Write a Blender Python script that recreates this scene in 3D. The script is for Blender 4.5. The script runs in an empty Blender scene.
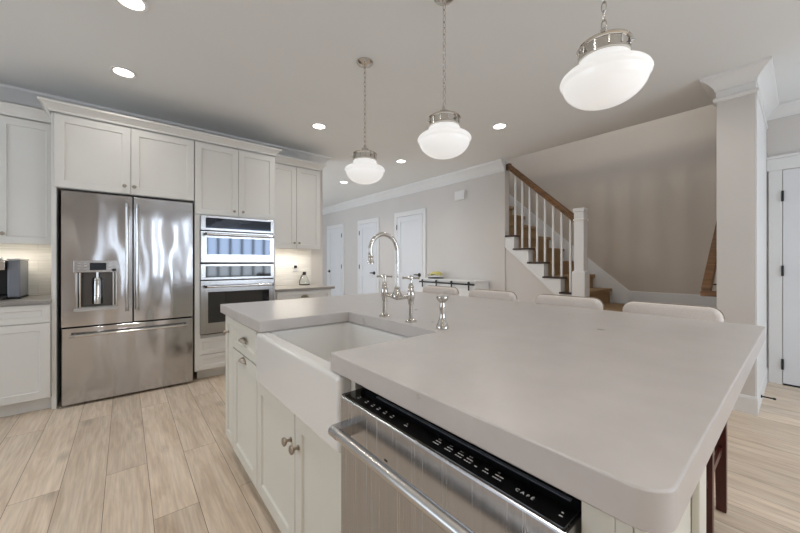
import bpy, bmesh, math, random
from math import sin, cos, pi, radians, sqrt
from mathutils import Vector, Matrix
random.seed(7)
S = bpy.context.scene
COL = S.collection

# ------------------------------------------------------------------ camera
EYE = 1.18
cam_d = bpy.data.cameras.new('camera')
cam = bpy.data.objects.new('camera', cam_d); COL.objects.link(cam)
cam_d.sensor_width = 36.0
cam_d.lens = 332.0 / 800 * 36.0
cam_d.shift_y = -(266.5 - 262.5) / 800.0
cam_d.clip_start = 0.02
cam.location = (0, 0, EYE)
cam.rotation_euler = (pi / 2, 0, -radians(39.6))
S.camera = cam

# ------------------------------------------------------------------ world, exposure, large lights
S.view_settings.view_transform = 'Standard'
S.view_settings.look = 'None'
S.view_settings.gamma = 1.0
S.view_settings.exposure = 0.27
S.view_settings.use_curve_mapping = False
w = bpy.data.worlds.new('daylight'); S.world = w; w.use_nodes = True
bg = w.node_tree.nodes['Background']
bg.inputs[0].default_value = (0.72, 0.84, 1.0, 1); bg.inputs[1].default_value = 2.2


def area(name, loc, rot, sx, sy, watts, col=(1, 1, 1), spread=pi):
    d = bpy.data.lights.new(name, 'AREA'); d.shape = 'RECTANGLE'; d.size = sx; d.size_y = sy
    d.energy = watts; d.color = col; d.spread = spread
    o = bpy.data.objects.new(name, d); COL.objects.link(o); o.location = loc; o.rotation_euler = rot
    return o


DAY = (0.78, 0.88, 1.0)
WARM = (1.0, 0.955, 0.90)
# daylight standing in the window openings of the unseen south and west walls, and in the hall and upstairs
area('daylight_sidelight', (0.10, -3.62, 1.25), (radians(90), 0, 0), 0.2, 2.0, 5, DAY)
area('daylight_sidelight', (1.05, -3.62, 1.25), (radians(90), 0, 0), 0.26, 2.0, 9, DAY)
area('daylight_south_window', (2.95, -3.62, 1.45), (radians(90), 0, 0), 2.2, 1.5, 52, DAY)
area('daylight_west_window', (-3.52, 2.2, 1.5), (radians(90), 0, radians(-90)), 2.6, 1.6, 9, (0.88, 0.94, 1.0))
area('daylight_hall_window', (-0.42, 6.6, 1.5), (radians(90), 0, radians(-90)), 2.4, 1.7, 38, (0.74, 0.86, 1.0))
area('upstairs_ceiling_light', (3.3, 1.5, 4.9), (0, radians(-35), 0), 0.14, 0.14, 13, (1, .92, .82))


# ------------------------------------------------------------------ materials
def lin(c):
    f = lambda v: v / 12.92 if v <= 0.04045 else ((v + 0.055) / 1.055) ** 2.4
    return tuple(f(v / 255.0) for v in c) + (1.0,)


def N(nt, t, **kw):
    n = nt.nodes.new(t)
    for k, v in kw.items(): setattr(n, k, v)
    return n


def mat(name, rgb, rough=0.5, metal=0.0, var=0.04, scale=6.0, bump=0.0, bscale=200.0, stretch=(1, 1, 1), spec=0.5,
        coat=0.0, rvar=0.0, bdist=0.002):
    m = bpy.data.materials.new(name); m.use_nodes = True
    nt = m.node_tree; b = nt.nodes['Principled BSDF']
    b.inputs['Roughness'].default_value = rough; b.inputs['Metallic'].default_value = metal
    b.inputs['Specular IOR Level'].default_value = spec; b.inputs['Coat Weight'].default_value = coat
    c = lin(rgb)
    tc = N(nt, 'ShaderNodeTexCoord'); mp = N(nt, 'ShaderNodeMapping'); mp.inputs['Scale'].default_value = stretch
    nt.links.new(tc.outputs['Object'], mp.inputs[0])
    no = N(nt, 'ShaderNodeTexNoise'); no.inputs['Scale'].default_value = scale; no.inputs['Detail'].default_value = 4
    nt.links.new(mp.outputs[0], no.inputs['Vector'])
    r = N(nt, 'ShaderNodeValToRGB')
    r.color_ramp.elements[0].position = 0.3; r.color_ramp.elements[1].position = 0.7
    r.color_ramp.elements[0].color = tuple(v * (1 - var) for v in c[:3]) + (1,)
    r.color_ramp.elements[1].color = tuple(min(1, v * (1 + var)) for v in c[:3]) + (1,)
    nt.links.new(no.outputs['Fac'], r.inputs[0]); nt.links.new(r.outputs[0], b.inputs['Base Color'])
    if rvar:
        mr = N(nt, 'ShaderNodeMapRange'); mr.inputs[3].default_value = rough - rvar; mr.inputs[4].default_value = rough + rvar
        nt.links.new(no.outputs['Fac'], mr.inputs[0]); nt.links.new(mr.outputs[0], b.inputs['Roughness'])
    if bump:
        n2 = N(nt, 'ShaderNodeTexNoise'); n2.inputs['Scale'].default_value = bscale; n2.inputs['Detail'].default_value = 0.5 if bdist > .005 else 3
        nt.links.new(mp.outputs[0], n2.inputs['Vector'])
        bp = N(nt, 'ShaderNodeBump'); bp.inputs['Strength'].default_value = bump; bp.inputs['Distance'].default_value = bdist
        nt.links.new(n2.outputs['Fac'], bp.inputs['Height']); nt.links.new(bp.outputs[0], b.inputs['Normal'])
    return m


def emit(name, rgb, strength, base=(255, 255, 255), rough=0.3):
    m = mat(name, base, rough, var=0.0)
    b = m.node_tree.nodes['Principled BSDF']
    b.inputs['Emission Color'].default_value = lin(rgb); b.inputs['Emission Strength'].default_value = strength
    return m


M = {}
M['wall'] = mat('greige_wall_paint', (214, 209, 204), 0.85, var=0.015, scale=2.0, bump=0.05, bscale=350)
M['stairwall'] = mat('stairwell_wall_paint', (204, 192, 178), 0.85, var=0.015, scale=2.0, bump=0.05, bscale=350)
M['ceiling'] = mat('ceiling_paint', (238, 239, 238), 0.9, var=0.01, scale=1.5, bump=0.04, bscale=300)
M['trim'] = mat('white_trim_paint', (232, 231, 229), 0.45, var=0.01, scale=3)
M['cab'] = mat('off_white_cabinet_paint', (228, 226, 221), 0.38, var=0.012, scale=3)
M['islandcab'] = mat('cream_island_cabinet_paint', (226, 223, 212), 0.38, var=0.012, scale=3)
M['doorp'] = mat('white_door_paint', (230, 231, 233), 0.4, var=0.01, scale=3)
M['quartz'] = mat('grey_quartz', (201, 195, 191), 0.3, var=0.05, scale=9, rvar=0.06)
M['quartz2'] = mat('grey_counter_quartz', (152, 148, 143), 0.3, var=0.05, scale=40)
M['ceramic'] = mat('white_fireclay', (236, 234, 230), 0.12, var=0.006, scale=2, coat=0.4)
M['steel'] = mat('brushed_stainless', (186, 185, 185), 0.24, 1.0, var=0.05, scale=3, bump=0.05, bscale=14, stretch=(40, 40, 1), rvar=0.04)
M['dwsteel'] = mat('dishwasher_stainless', (176, 176, 178), 0.26, 1.0, var=0.07, scale=5, stretch=(30, 30, .6), rvar=0.05)
M['steelv'] = mat('stainless_door_sheet', (190, 190, 192), 0.13, 1.0, var=0.03, scale=2.0, rvar=0.03, bump=0.6, bscale=3.4, stretch=(1.8, 1, .6), bdist=.02)
M['chrome'] = mat('polished_steel', (214, 212, 209), 0.12, 1.0, var=0.02)
M['nickel'] = mat('polished_nickel', (206, 202, 196), 0.1, 1.0, var=0.02)
M['pewter'] = mat('pewter_hardware', (168, 158, 144), 0.3, 1.0, var=0.06, scale=30)
M['black'] = mat('matte_black', (22, 22, 23), 0.5, var=0.05)
M['gloss'] = mat('black_glass', (14, 15, 17), 0.06, var=0.02, coat=0.3)
M['ovenglass'] = mat('dark_oven_glass', (38, 38, 40), 0.05, var=0.02, coat=0.6)
M['dark'] = mat('dark_void_plastic', (30, 30, 31), 0.6, var=0.05)
M['mirrorglass'] = mat('reflective_appliance_glass', (74, 80, 90), 0.05, 0.9, var=0.02)
M['grey'] = mat('grey_plastic', (120, 124, 132), 0.35, var=0.03)
M['lightgrey'] = mat('light_grey_lid_tray_highlight', (190, 188, 184), 0.35, var=0.03)
M['satin'] = mat('satin_steel_bar', (196, 194, 191), 0.26, 1.0, var=0.03)
M['recess'] = mat('dark_satin_steel', (92, 90, 88), 0.25, 1.0, var=0.05)
M['display'] = mat('display_glass', (44, 50, 58), 0.08, var=0.05)
M['wood'] = mat('brown_oak_rail', (122, 88, 56), 0.4, var=0.35, scale=7, stretch=(3, 1, 6))
M['darkwood'] = mat('dark_tread_wood', (62, 46, 38), 0.4, var=0.25, scale=8, stretch=(1, 6, 6))
M['mahogany'] = mat('mahogany_leg_wood', (74, 30, 24), 0.3, var=0.3, scale=6, stretch=(6, 6, 1))
M['carpet'] = mat('tan_stair_carpet', (176, 148, 116), 0.95, var=0.15, scale=120, bump=0.5, bscale=500, spec=0.1)
M['fabric'] = mat('cream_linen', (228, 219, 211), 0.9, var=0.05, scale=180, bump=0.4, bscale=700, spec=0.15)
M['piping'] = mat('taupe_piping', (150, 136, 124), 0.7, var=0.1)
M['mark'] = mat('white_print', (205, 205, 205), 0.5, var=0.0)
M['banana'] = mat('banana_skin', (216, 206, 128), 0.5, var=0.12, scale=40)
M['bananatip'] = mat('banana_stalk', (86, 74, 40), 0.6, var=0.2, scale=60)
M['brass'] = mat('satin_footrest_metal', (205, 196, 186), 0.3, 1.0, var=0.03)
M['shade'] = emit('opal_lamp_glass', (255, 253, 250), 0.34, (240, 239, 237), 0.15)
M['lamp'] = emit('recessed_lamp_lens', (255, 247, 235), 9.0)
M['strip'] = emit('under_cabinet_strip', (255, 238, 205), 5.0)
g = bpy.data.materials.new('clear_glass'); g.use_nodes = True
gb = g.node_tree.nodes['Principled BSDF']
gb.inputs['Transmission Weight'].default_value = 1.0; gb.inputs['Roughness'].default_value = 0.02
gb.inputs['Base Color'].default_value = (0.95, 0.97, 0.96, 1); M['glass'] = g


def plank_floor():
    m = bpy.data.materials.new('pale_oak_planks'); m.use_nodes = True
    nt = m.node_tree; b = nt.nodes['Principled BSDF']; L = nt.links.new
    tc = N(nt, 'ShaderNodeTexCoord'); mp = N(nt, 'ShaderNodeMapping')
    mp.inputs['Rotation'].default_value = (0, 0, radians(90)); mp.inputs['Location'].default_value = (0.37, 0.082, 0)
    L(tc.outputs['Object'], mp.inputs[0])
    br = N(nt, 'ShaderNodeTexBrick'); br.offset = 0.37; br.offset_frequency = 2
    for k, v in (('Scale', 1.0), ('Mortar Size', 0.0012), ('Mortar Smooth', 0.1), ('Bias', 0.0), ('Brick Width', 1.52), ('Row Height', 0.181)):
        br.inputs[k].default_value = v
    br.inputs['Color1'].default_value = (0, 0, 0, 1); br.inputs['Color2'].default_value = (1, 1, 1, 1)
    br.inputs['Mortar'].default_value = (0.5, 0.5, 0.5, 1)
    L(mp.outputs[0], br.inputs['Vector'])
    # offset the grain per plank so each board differs
    add = N(nt, 'ShaderNodeVectorMath', operation='MULTIPLY_ADD')
    L(br.outputs['Color'], add.inputs[0]); add.inputs[1].default_value = (7.0, 13.0, 3.0); L(mp.outputs[0], add.inputs[2])
    m2 = N(nt, 'ShaderNodeMapping'); m2.inputs['Scale'].default_value = (0.8, 5.5, 1.0); L(add.outputs[0], m2.inputs[0])
    n1 = N(nt, 'ShaderNodeTexNoise'); n1.inputs['Scale'].default_value = 2.2; n1.inputs['Detail'].default_value = 8
    n1.inputs['Roughness'].default_value = 0.62; n1.inputs['Distortion'].default_value = 1.2
    L(m2.outputs[0], n1.inputs['Vector'])
    m3 = N(nt, 'ShaderNodeMapping'); m3.inputs['Scale'].default_value = (0.9, 4.0, 1.0); L(add.outputs[0], m3.inputs[0])
    wv = N(nt, 'ShaderNodeTexWave', wave_type='RINGS', rings_direction='Z'); wv.inputs['Scale'].default_value = 1.6
    wv.inputs['Distortion'].default_value = 16.0; wv.inputs['Detail'].default_value = 3; wv.inputs['Detail Scale'].default_value = 0.8
    L(m3.outputs[0], wv.inputs['Vector'])
    n3 = N(nt, 'ShaderNodeTexNoise'); n3.inputs['Scale'].default_value = 3.0; n3.inputs['Detail'].default_value = 2
    L(add.outputs[0], n3.inputs['Vector'])
    ramp = N(nt, 'ShaderNodeValToRGB')
    e = ramp.color_ramp.elements
    e[0].position = 0.25; e[0].color = lin((206, 181, 155)); e[1].position = 0.72; e[1].color = lin((244, 227, 207))
    x = e.new(0.48); x.color = lin((230, 210, 187))
    L(n1.outputs['Fac'], ramp.inputs[0])
    m4 = N(nt, 'ShaderNodeMapping'); m4.inputs['Scale'].default_value = (2.5, 55.0, 1.0); L(add.outputs[0], m4.inputs[0])
    n4 = N(nt, 'ShaderNodeTexNoise'); n4.inputs['Scale'].default_value = 2.0; n4.inputs['Detail'].default_value = 4; n4.inputs['Distortion'].default_value = 0.3
    L(m4.outputs[0], n4.inputs['Vector'])
    gr = N(nt, 'ShaderNodeMapRange'); gr.inputs[1].default_value = .35; gr.inputs[2].default_value = .65; gr.inputs[3].default_value = .87; gr.inputs[4].default_value = 1.03
    L(n4.outputs['Fac'], gr.inputs[0])
    mg = N(nt, 'ShaderNodeMix', data_type='RGBA', blend_type='MULTIPLY'); mg.inputs['Factor'].default_value = 1.0
    L(ramp.outputs[0], mg.inputs['A']); L(gr.outputs[0], mg.inputs['B'])
    mx = N(nt, 'ShaderNodeMix', data_type='RGBA', blend_type='MULTIPLY'); mx.inputs['Factor'].default_value = 0.06
    L(mg.outputs['Result'], mx.inputs['A']); L(wv.outputs['Color'], mx.inputs['B'])
    kn = N(nt, 'ShaderNodeTexVoronoi'); kn.inputs['Scale'].default_value = 1.0
    mk = N(nt, 'ShaderNodeMapping'); mk.inputs['Scale'].default_value = (1.5, 3.6, 1.0); L(add.outputs[0], mk.inputs[0]); L(mk.outputs[0], kn.inputs['Vector'])
    kr = N(nt, 'ShaderNodeMapRange'); kr.inputs[1].default_value = 0.03; kr.inputs[2].default_value = 0.16
    kr.inputs[3].default_value = 0.62; kr.inputs[4].default_value = 1.0
    L(kn.outputs['Distance'], kr.inputs[0])
    mk2 = N(nt, 'ShaderNodeMix', data_type='RGBA', blend_type='MULTIPLY'); mk2.inputs['Factor'].default_value = 0.8
    L(mx.outputs['Result'], mk2.inputs['A']); L(kr.outputs[0], mk2.inputs['B'])
    tone = N(nt, 'ShaderNodeMapRange'); tone.inputs[3].default_value = 0.9; tone.inputs[4].default_value = 1.07
    L(br.outputs['Color'], tone.inputs[0])
    mt = N(nt, 'ShaderNodeMix', data_type='RGBA', blend_type='MULTIPLY'); mt.inputs['Factor'].default_value = 1.0
    L(mk2.outputs['Result'], mt.inputs['A']); L(tone.outputs[0], mt.inputs['B'])
    gap = N(nt, 'ShaderNodeMix', data_type='RGBA'); L(br.outputs['Fac'], gap.inputs['Factor'])
    L(mt.outputs['Result'], gap.inputs['A']); gap.inputs['B'].default_value = lin((120, 96, 76))
    L(gap.outputs['Result'], b.inputs['Base Color'])
    b.inputs['Roughness'].default_value = 0.42
    bp = N(nt, 'ShaderNodeBump'); bp.inputs['Strength'].default_value = 0.08; bp.inputs['Distance'].default_value = 0.002
    L(n1.outputs['Fac'], bp.inputs['Height']); L(bp.outputs[0], b.inputs['Normal'])
    return m


M['floor'] = plank_floor()


def splash_mat():
    m = bpy.data.materials.new('pale_stone_plank_tile'); m.use_nodes = True
    nt = m.node_tree; b = nt.nodes['Principled BSDF']; L = nt.links.new
    tc = N(nt, 'ShaderNodeTexCoord'); sx = N(nt, 'ShaderNodeSeparateXYZ'); cb = N(nt, 'ShaderNodeCombineXYZ')
    L(tc.outputs['Object'], sx.inputs[0]); L(sx.outputs[0], cb.inputs[0]); L(sx.outputs[2], cb.inputs[1])
    br = N(nt, 'ShaderNodeTexBrick'); br.offset = 0.5
    for k, v in (('Scale', 1.0), ('Mortar Size', 0.0012), ('Brick Width', 0.61), ('Row Height', 0.1)): br.inputs[k].default_value = v
    br.inputs['Color1'].default_value = lin((240, 237, 232)); br.inputs['Color2'].default_value = lin((224, 221, 216))
    br.inputs['Mortar'].default_value = lin((205, 202, 197)); L(cb.outputs[0], br.inputs['Vector'])
    mp = N(nt, 'ShaderNodeMapping'); mp.inputs['Scale'].default_value = (2, 26, 1); L(cb.outputs[0], mp.inputs[0])
    no = N(nt, 'ShaderNodeTexNoise'); no.inputs['Scale'].default_value = 2.0; no.inputs['Detail'].default_value = 5; L(mp.outputs[0], no.inputs['Vector'])
    mr = N(nt, 'ShaderNodeMapRange'); mr.inputs[1].default_value = .3; mr.inputs[2].default_value = .7; mr.inputs[3].default_value = 0.88; mr.inputs[4].default_value = 1.03; L(no.outputs['Fac'], mr.inputs[0])
    mx = N(nt, 'ShaderNodeMix', data_type='RGBA', blend_type='MULTIPLY'); mx.inputs['Factor'].default_value = 1
    L(br.outputs['Color'], mx.inputs['A']); L(mr.outputs[0], mx.inputs['B']); L(mx.outputs['Result'], b.inputs['Base Color'])
    b.inputs['Roughness'].default_value = 0.3
    return m


M['splash'] = splash_mat()


# ------------------------------------------------------------------ mesh builder
class MB:
    def __init__(s, T=None):
        s.v = []; s.f = []; s.T = T

    def add(s, pts, faces):
        n = len(s.v)
        for p in pts:
            p = s.T(*p) if s.T else p
            s.v.append(tuple(p))
        for f in faces: s.f.append(tuple(n + i for i in f))
        return s

    def box(s, x0, x1, y0, y1, z0, z1):
        x0, x1 = min(x0, x1), max(x0, x1); y0, y1 = min(y0, y1), max(y0, y1); z0, z1 = min(z0, z1), max(z0, z1)
        p = [(x, y, z) for z in (z0, z1) for (x, y) in ((x0, y0), (x1, y0), (x1, y1), (x0, y1))]
        return s.add(p, [(3, 2, 1, 0), (4, 5, 6, 7), (0, 1, 5, 4), (1, 2, 6, 5), (2, 3, 7, 6), (3, 0, 4, 7)])

    def rings(s, rings, cap0=True, cap1=True, closed=True):
        k = len(rings[0]); p = [q for r in rings for q in r]; F = []
        for i in range(len(rings) - 1):
            for j in range(k if closed else k - 1):
                a, b_ = i * k + j, i * k + (j + 1) % k
                F.append((a, b_, b_ + k, a + k))
        if cap0: F.append(tuple(range(k - 1, -1, -1)))
        if cap1: F.append(tuple((len(rings) - 1) * k + j for j in range(k)))
        return s.add(p, F)

    def prism(s, poly, z0, z1):
        return s.rings([[(x, y, z0) for x, y in poly], [(x, y, z1) for x, y in poly]])

    def extr(s, poly3, d):
        return s.rings([poly3, [tuple(Vector(p) + Vector(d)) for p in poly3]])

    def lathe(s, prof, c, axis='Z', n=32, cap0=True, cap1=True):
        cx, cy, cz = c; R = []
        for r, h in prof:
            ring = []
            for i in range(n):
                a = 2 * pi * i / n; u, v_ = r * cos(a), r * sin(a)
                if axis == 'Z': q = (cx + u, cy + v_, cz + h)
                elif axis == 'X': q = (cx + h, cy + u, cz + v_)
                else: q = (cx + u, cy + h, cz + v_)
                ring.append(q)
            R.append(ring)
        return s.rings(R, cap0, cap1)

    def tube(s, pts, r, n=12, closed=False, caps=True):
        P = [Vector(p) for p in pts]; m = len(P); R = []
        t0 = (P[1] - P[0]).normalized()
        up = Vector((0, 0, 1)) if abs(t0.z) < 0.9 else Vector((1, 0, 0))
        nrm = t0.cross(up).normalized()
        for i in range(m):
            if closed: t = (P[(i + 1) % m] - P[i - 1]).normalized()
            else: t = (P[min(i + 1, m - 1)] - P[max(i - 1, 0)]).normalized()
            nrm = (nrm - t * nrm.dot(t)).normalized(); bn = t.cross(nrm)
            rr = r[i] if isinstance(r, (list, tuple)) else r
            R.append([tuple(P[i] + (nrm * cos(2 * pi * k / n) + bn * sin(2 * pi * k / n)) * rr) for k in range(n)])
        if closed: R.append(R[0]); return s.rings(R, False, False)
        return s.rings(R, caps, caps)

    def sweep(s, prof, path, side=1, closed=False):
        """prof = [(out, z)], path = [(x, y)]; offset to the left (side=1) or right (-1) of travel, mitred"""
        P = [Vector((x, y)) for x, y in path]; m = len(P); R = []
        for i in range(m):
            ds = []
            if i > 0: ds.append((P[i] - P[i - 1]).normalized())
            if i < m - 1: ds.append((P[i + 1] - P[i]).normalized())
            ns = [Vector((-d.y, d.x)) * side for d in ds]
            if len(ns) == 1: mv = ns[0]
            else:
                mv = (ns[0] + ns[1]).normalized(); mv = mv / max(0.2, mv.dot(ns[0]))
            R.append([(P[i].x + mv.x * o, P[i].y + mv.y * o, z) for o, z in prof])
        return s.rings(R)

    def build(s, name, m, parent=None, smooth=False, bevel=0.0, seg=2, solid=0.0, sub=0, auto=35, wn=False):
        me = bpy.data.meshes.new(name)
        off = Vector((0, 0, 0)); p = parent
        while p is not None: off += p.location; p = p.parent
        bm = bmesh.new(); vs = [bm.verts.new(Vector(q) - off) for q in s.v]
        for f in s.f:
            try: bm.faces.new([vs[i] for i in f])
            except ValueError: pass
        bmesh.ops.remove_doubles(bm, verts=bm.verts, dist=1e-6)
        bmesh.ops.recalc_face_normals(bm, faces=bm.faces)
        if smooth:
            for f in bm.faces: f.smooth = True
            for e in bm.edges:
                if len(e.link_faces) == 2 and e.calc_face_angle(0) > radians(auto): e.smooth = False
        bm.to_mesh(me); bm.free()
        o = bpy.data.objects.new(name, me); COL.objects.link(o)
        me.materials.append(M[m] if isinstance(m, str) else m)
        if parent: o.parent = parent
        if solid:
            md = o.modifiers.new('thickness', 'SOLIDIFY'); md.thickness = solid; md.offset = 0
        if bevel:
            md = o.modifiers.new('bevel', 'BEVEL'); md.width = bevel; md.segments = seg; md.limit_method = 'ANGLE'; md.angle_limit = radians(40)
        if wn:
            md = o.modifiers.new('normals', 'WEIGHTED_NORMAL'); md.keep_sharp = True; md.weight = 100
        if sub:
            md = o.modifiers.new('sub', 'SUBSURF'); md.levels = sub; md.render_levels = sub
        return o


def thing(name, label, cat, loc=(0, 0, 0), group=None):
    o = bpy.data.objects.new(name, None); COL.objects.link(o); o.location = loc; o.empty_display_size = 0.1
    return tag(o, label, cat, group)


def tag(o, label, cat, group=None):
    o['label'] = label; o['category'] = cat
    if group: o['group'] = group
    return o


def struct(o, label=None, cat=None):
    o['kind'] = 'structure'
    if label: o['label'] = label
    if cat: o['category'] = cat
    return o


def copy_tree(src, parent=None):
    c = src.copy(); COL.objects.link(c)
    if parent: c.parent = parent
    for ch in list(src.children): copy_tree(ch, c)
    return c


def rect_round(x0, x1, y0, y1, r, n=5):
    out = []
    for cx, cy, a0 in ((x1 - r, y1 - r, 0), (x0 + r, y1 - r, 90), (x0 + r, y0 + r, 180), (x1 - r, y0 + r, 270)):
        for i in range(n + 1):
            a = radians(a0 + 90 * i / n); out.append((cx + r * cos(a), cy + r * sin(a)))
    return out


FY = lambda yf: (lambda u, v, w: (u, yf - w, v))        # a front facing -Y (fridge wall)
FX = lambda xf: (lambda u, v, w: (xf - w, u, v))        # a front facing -X (island front, east wall)


def shaker(mb, u0, u1, v0, v1, t=0.02, st=0.057, rec=0.009):
    q = lambda i, w: [(u0 + i, v0 + i, w), (u1 - i, v0 + i, w), (u1 - i, v1 - i, w), (u0 + i, v1 - i, w)]
    return mb.rings([q(0, 0), q(0, t - .002), q(.002, t), q(st, t), q(st + .004, t - rec)])


def slabfront(mb, u0, u1, v0, v1, t=0.02):
    q = lambda i, w: [(u0 + i, v0 + i, w), (u1 - i, v0 + i, w), (u1 - i, v1 - i, w), (u0 + i, v1 - i, w)]
    return mb.rings([q(0, 0), q(0, t - .002), q(.002, t)])


def knob(T, u, v, parent, size=1.0, m='pewter'):
    """round knob; its axis points out of the front"""
    mb = MB(T); prof = [(.009, 0), (.009, .003), (.005, .006), (.005, .014), (.012, .019), (.0155, .024), (.0145, .029), (.008, .032), (.001, .033)]
    R = []
    for r, h in prof:
        R.append([(u + size * r * cos(2 * pi * i / 20), v + size * r * sin(2 * pi * i / 20), h * size + .0005) for i in range(20)])
    mb.rings(R)
    return mb.build('knob', m, parent, smooth=True)


def cup_pull(T, u, v, parent, a=.045, b=.026, d=.026):
    mb = MB(T); R = []
    n = 16
    for j in range(7):
        ph = pi / 2 * j / 6
        R.append([(u + a * cos(pi * i / n) * cos(ph * .98), v + b * sin(pi * i / n) * cos(ph * .6), .001 + d * sin(ph) * sin(pi * i / n) ** .5) for i in range(n + 1)])
    mb.rings(R, False, False, closed=False)
    o = mb.build('cup_pull', 'pewter', parent, smooth=True, solid=.002)
    fl = MB(T)
    fl.rings([[(u + (a + .004) * cos(pi * i / n), v + (b + .004) * sin(pi * i / n), w_) for i in range(n + 1)] for w_ in (.0003, .002)])
    fl.build('pull_backplate', 'pewter', o)
    return o


# ------------------------------------------------------------------ setting
CEIL = 2.70
DW_X = 4.33            # east wall with the white doors
YB = 4.42              # kitchen wall face

struct(MB().box(-3.6, 5.6, -3.7, 9.0, -0.1, 0).build('floor', 'floor'))
ceil = MB()
ceil.box(-3.6, 4.35, -3.7, 9.0, CEIL, CEIL + .1); ceil.box(4.35, 5.6, -3.7, 0.445, CEIL, CEIL + .1)
struct(ceil.build('ceiling', 'ceiling'))
# upper storey: floor edge beside the stairwell and its ceiling
struct(MB().box(2.4, 5.6, 0.3, 9.0, 5.25, 5.35).build('ceiling_upstairs', 'ceiling'))
struct(MB().box(2.3, 2.4, 0.3, 9.0, CEIL + .12, 5.25).build('wall_upstairs', 'wall'))

struct(MB().box(-3.6, 2.20, YB, YB + .12, 0, CEIL - .001).build('wall_north', 'wall'))
struct(MB().box(DW_X, DW_X + .12, 2.80, 8.75, 0, CEIL - .001).build('wall_east', 'wall'))
struct(MB().box(-0.6, DW_X + .12, 8.75, 8.87, 0, CEIL - .001).build('wall_hall', 'wall'))
struct(MB().box(5.40, 5.52, 0.3, 9.0, 0, 5.25).build('wall_stairwell', 'stairwall'))
struct(MB().box(3.755, 5.399, 0.228, 0.445, 0, CEIL - .001).build('wall_stub', 'wall'))
struct(MB().box(4.35, 5.399, 0.3, 0.42, CEIL + .11, 5.25).build('wall_stairwell_end', 'wall'))
struct(MB().box(4.90, 5.02, -3.6, 0.227, 0, CEIL - .001).build('wall_right', 'wall'))

sw = MB()
YS = -3.5
for x0, x1, z0, z1 in ((-3.6, 0, 0, CEIL), (.2, .92, 0, CEIL), (1.18, 1.8, 0, CEIL), (4.1, 4.9, 0, CEIL), (0, .2, 2.3, CEIL), (.92, 1.18, 2.3, CEIL), (0, .2, 0, .2), (.92, 1.18, 0, .2), (1.8, 4.1, 2.25, CEIL), (1.8, 4.1, 0, .65)):
    sw.box(x0, x1, YS - .12, YS, z0, z1 - .001)
struct(sw.build('wall_south', 'wall'))
ww = MB()
for y0, y1, z0, z1 in ((-3.6, .85, 0, CEIL), (3.55, YB, 0, CEIL), (.85, 3.55, 0, .65), (.85, 3.55, 2.35, CEIL)):
    ww.box(-3.52, -3.4, y0, y1, z0, z1 - .001)
struct(ww.build('wall_west', 'wall'))
hw = MB()
for y0, y1, z0, z1 in ((YB + .12, 5.35, 0, CEIL), (7.85, 8.75, 0, CEIL), (5.35, 7.85, 0, .6), (5.35, 7.85, 2.4, CEIL)):
    hw.box(-.4, -.28, y0, y1, z0, z1 - .001)
struct(hw.build('wall_hall_west', 'wall'))


def window_frame(n, horiz, a0, a1, z0, z1, at, bars):
    mb = MB(); f = .05
    T = (lambda a, b, z0_, z1_: mb.box(a, b, at - .05, at, z0_, z1_)) if horiz else (lambda a, b, z0_, z1_: mb.box(at - .05, at, a, b, z0_, z1_))
    T(a0, a1, z0, z0 + f); T(a0, a1, z1 - f, z1); T(a0, a0 + f, z0 + f, z1 - f); T(a1 - f, a1, z0 + f, z1 - f)
    for k in range(1, bars):
        c = a0 + (a1 - a0) * k / bars; T(c - .035, c + .035, z0 + f, z1 - f)
    struct(mb.build('window_%d' % n, 'trim'))


window_frame(1, True, 0, .2, .2, 2.3, YS - .02, 1)
window_frame(4, True, .92, 1.18, .2, 2.3, YS - .02, 1)
window_frame(2, True, 1.8, 4.1, .65, 2.25, YS - .02, 7)
window_frame(3, False, .85, 3.55, .65, 2.35, -3.42, 3)

# crown mouldings, baseboards
crown = [(0, CEIL - .115), (.012, CEIL - .115), (.016, CEIL - .095), (.03, CEIL - .075), (.052, CEIL - .048), (.075, CEIL - .03), (.09, CEIL - .022), (.092, CEIL - .001), (0, CEIL - .001)]
struct(MB().sweep(crown, [(-3.4, YB), (2.2, YB), (2.2, YB + .12)], side=-1).build('trim_1', 'trim', smooth=True, auto=25))
tall_crown = [(0, CEIL - .168), (.014, CEIL - .168), (.017, CEIL - .145), (.014, CEIL - .138), (.026, CEIL - .115), (.05, CEIL - .075), (.078, CEIL - .045), (.094, CEIL - .03), (.098, CEIL - .001), (0, CEIL - .001)]
struct(MB().sweep(tall_crown, [(DW_X, 2.802), (DW_X, 8.75)], side=1).build('trim_2', 'trim', smooth=True, auto=25))
struct(MB().sweep(crown, [(4.34, .445), (3.755, .445), (3.755, .228), (4.90, .228), (4.90, -3.5)], side=-1).build('trim_3', 'trim', smooth=True, auto=25))
band = [(0, 2.495), (.012, 2.495), (.02, 2.503), (.02, 2.52), (.012, 2.53), (.004, 2.53), (.004, CEIL - .116), (0, CEIL - .116)]
struct(MB().sweep(band, [(4.34, .445), (3.755, .445), (3.755, .228), (4.895, .228)], side=-1).build('trim_4', 'trim'))
struct(MB().box(3.775, 4.885, .219, .2275, .14, 2.494).build('trim_5', 'trim'))
base = [(0, 0.001), (.015, 0.001), (.015, .12), (.009, .14), (0, .14)]
struct(MB().sweep(base, [(3.80, .445), (3.755, .445), (3.755, .228), (4.90, .228), (4.90, .205)], side=-1).build('baseboard_stub', 'trim'))
bb = MB()
for y0, y1 in ((2.802, 4.46), (5.41, 5.99), (6.84, 7.48)): bb.box(DW_X - .015, DW_X - .0005, y0, y1, .001, .14)
struct(bb.build('baseboard_east', 'trim'))
struct(MB().box(2.02, 2.2, YB - .015, YB - .0005, .001, .14).build('baseboard_north', 'trim'))
bw = MB(); bw.box(5.382, 5.399, .446, 1.50, .602, .785)
struct(bw.build('baseboard_stairwell', 'trim', bevel=.003))


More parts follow.
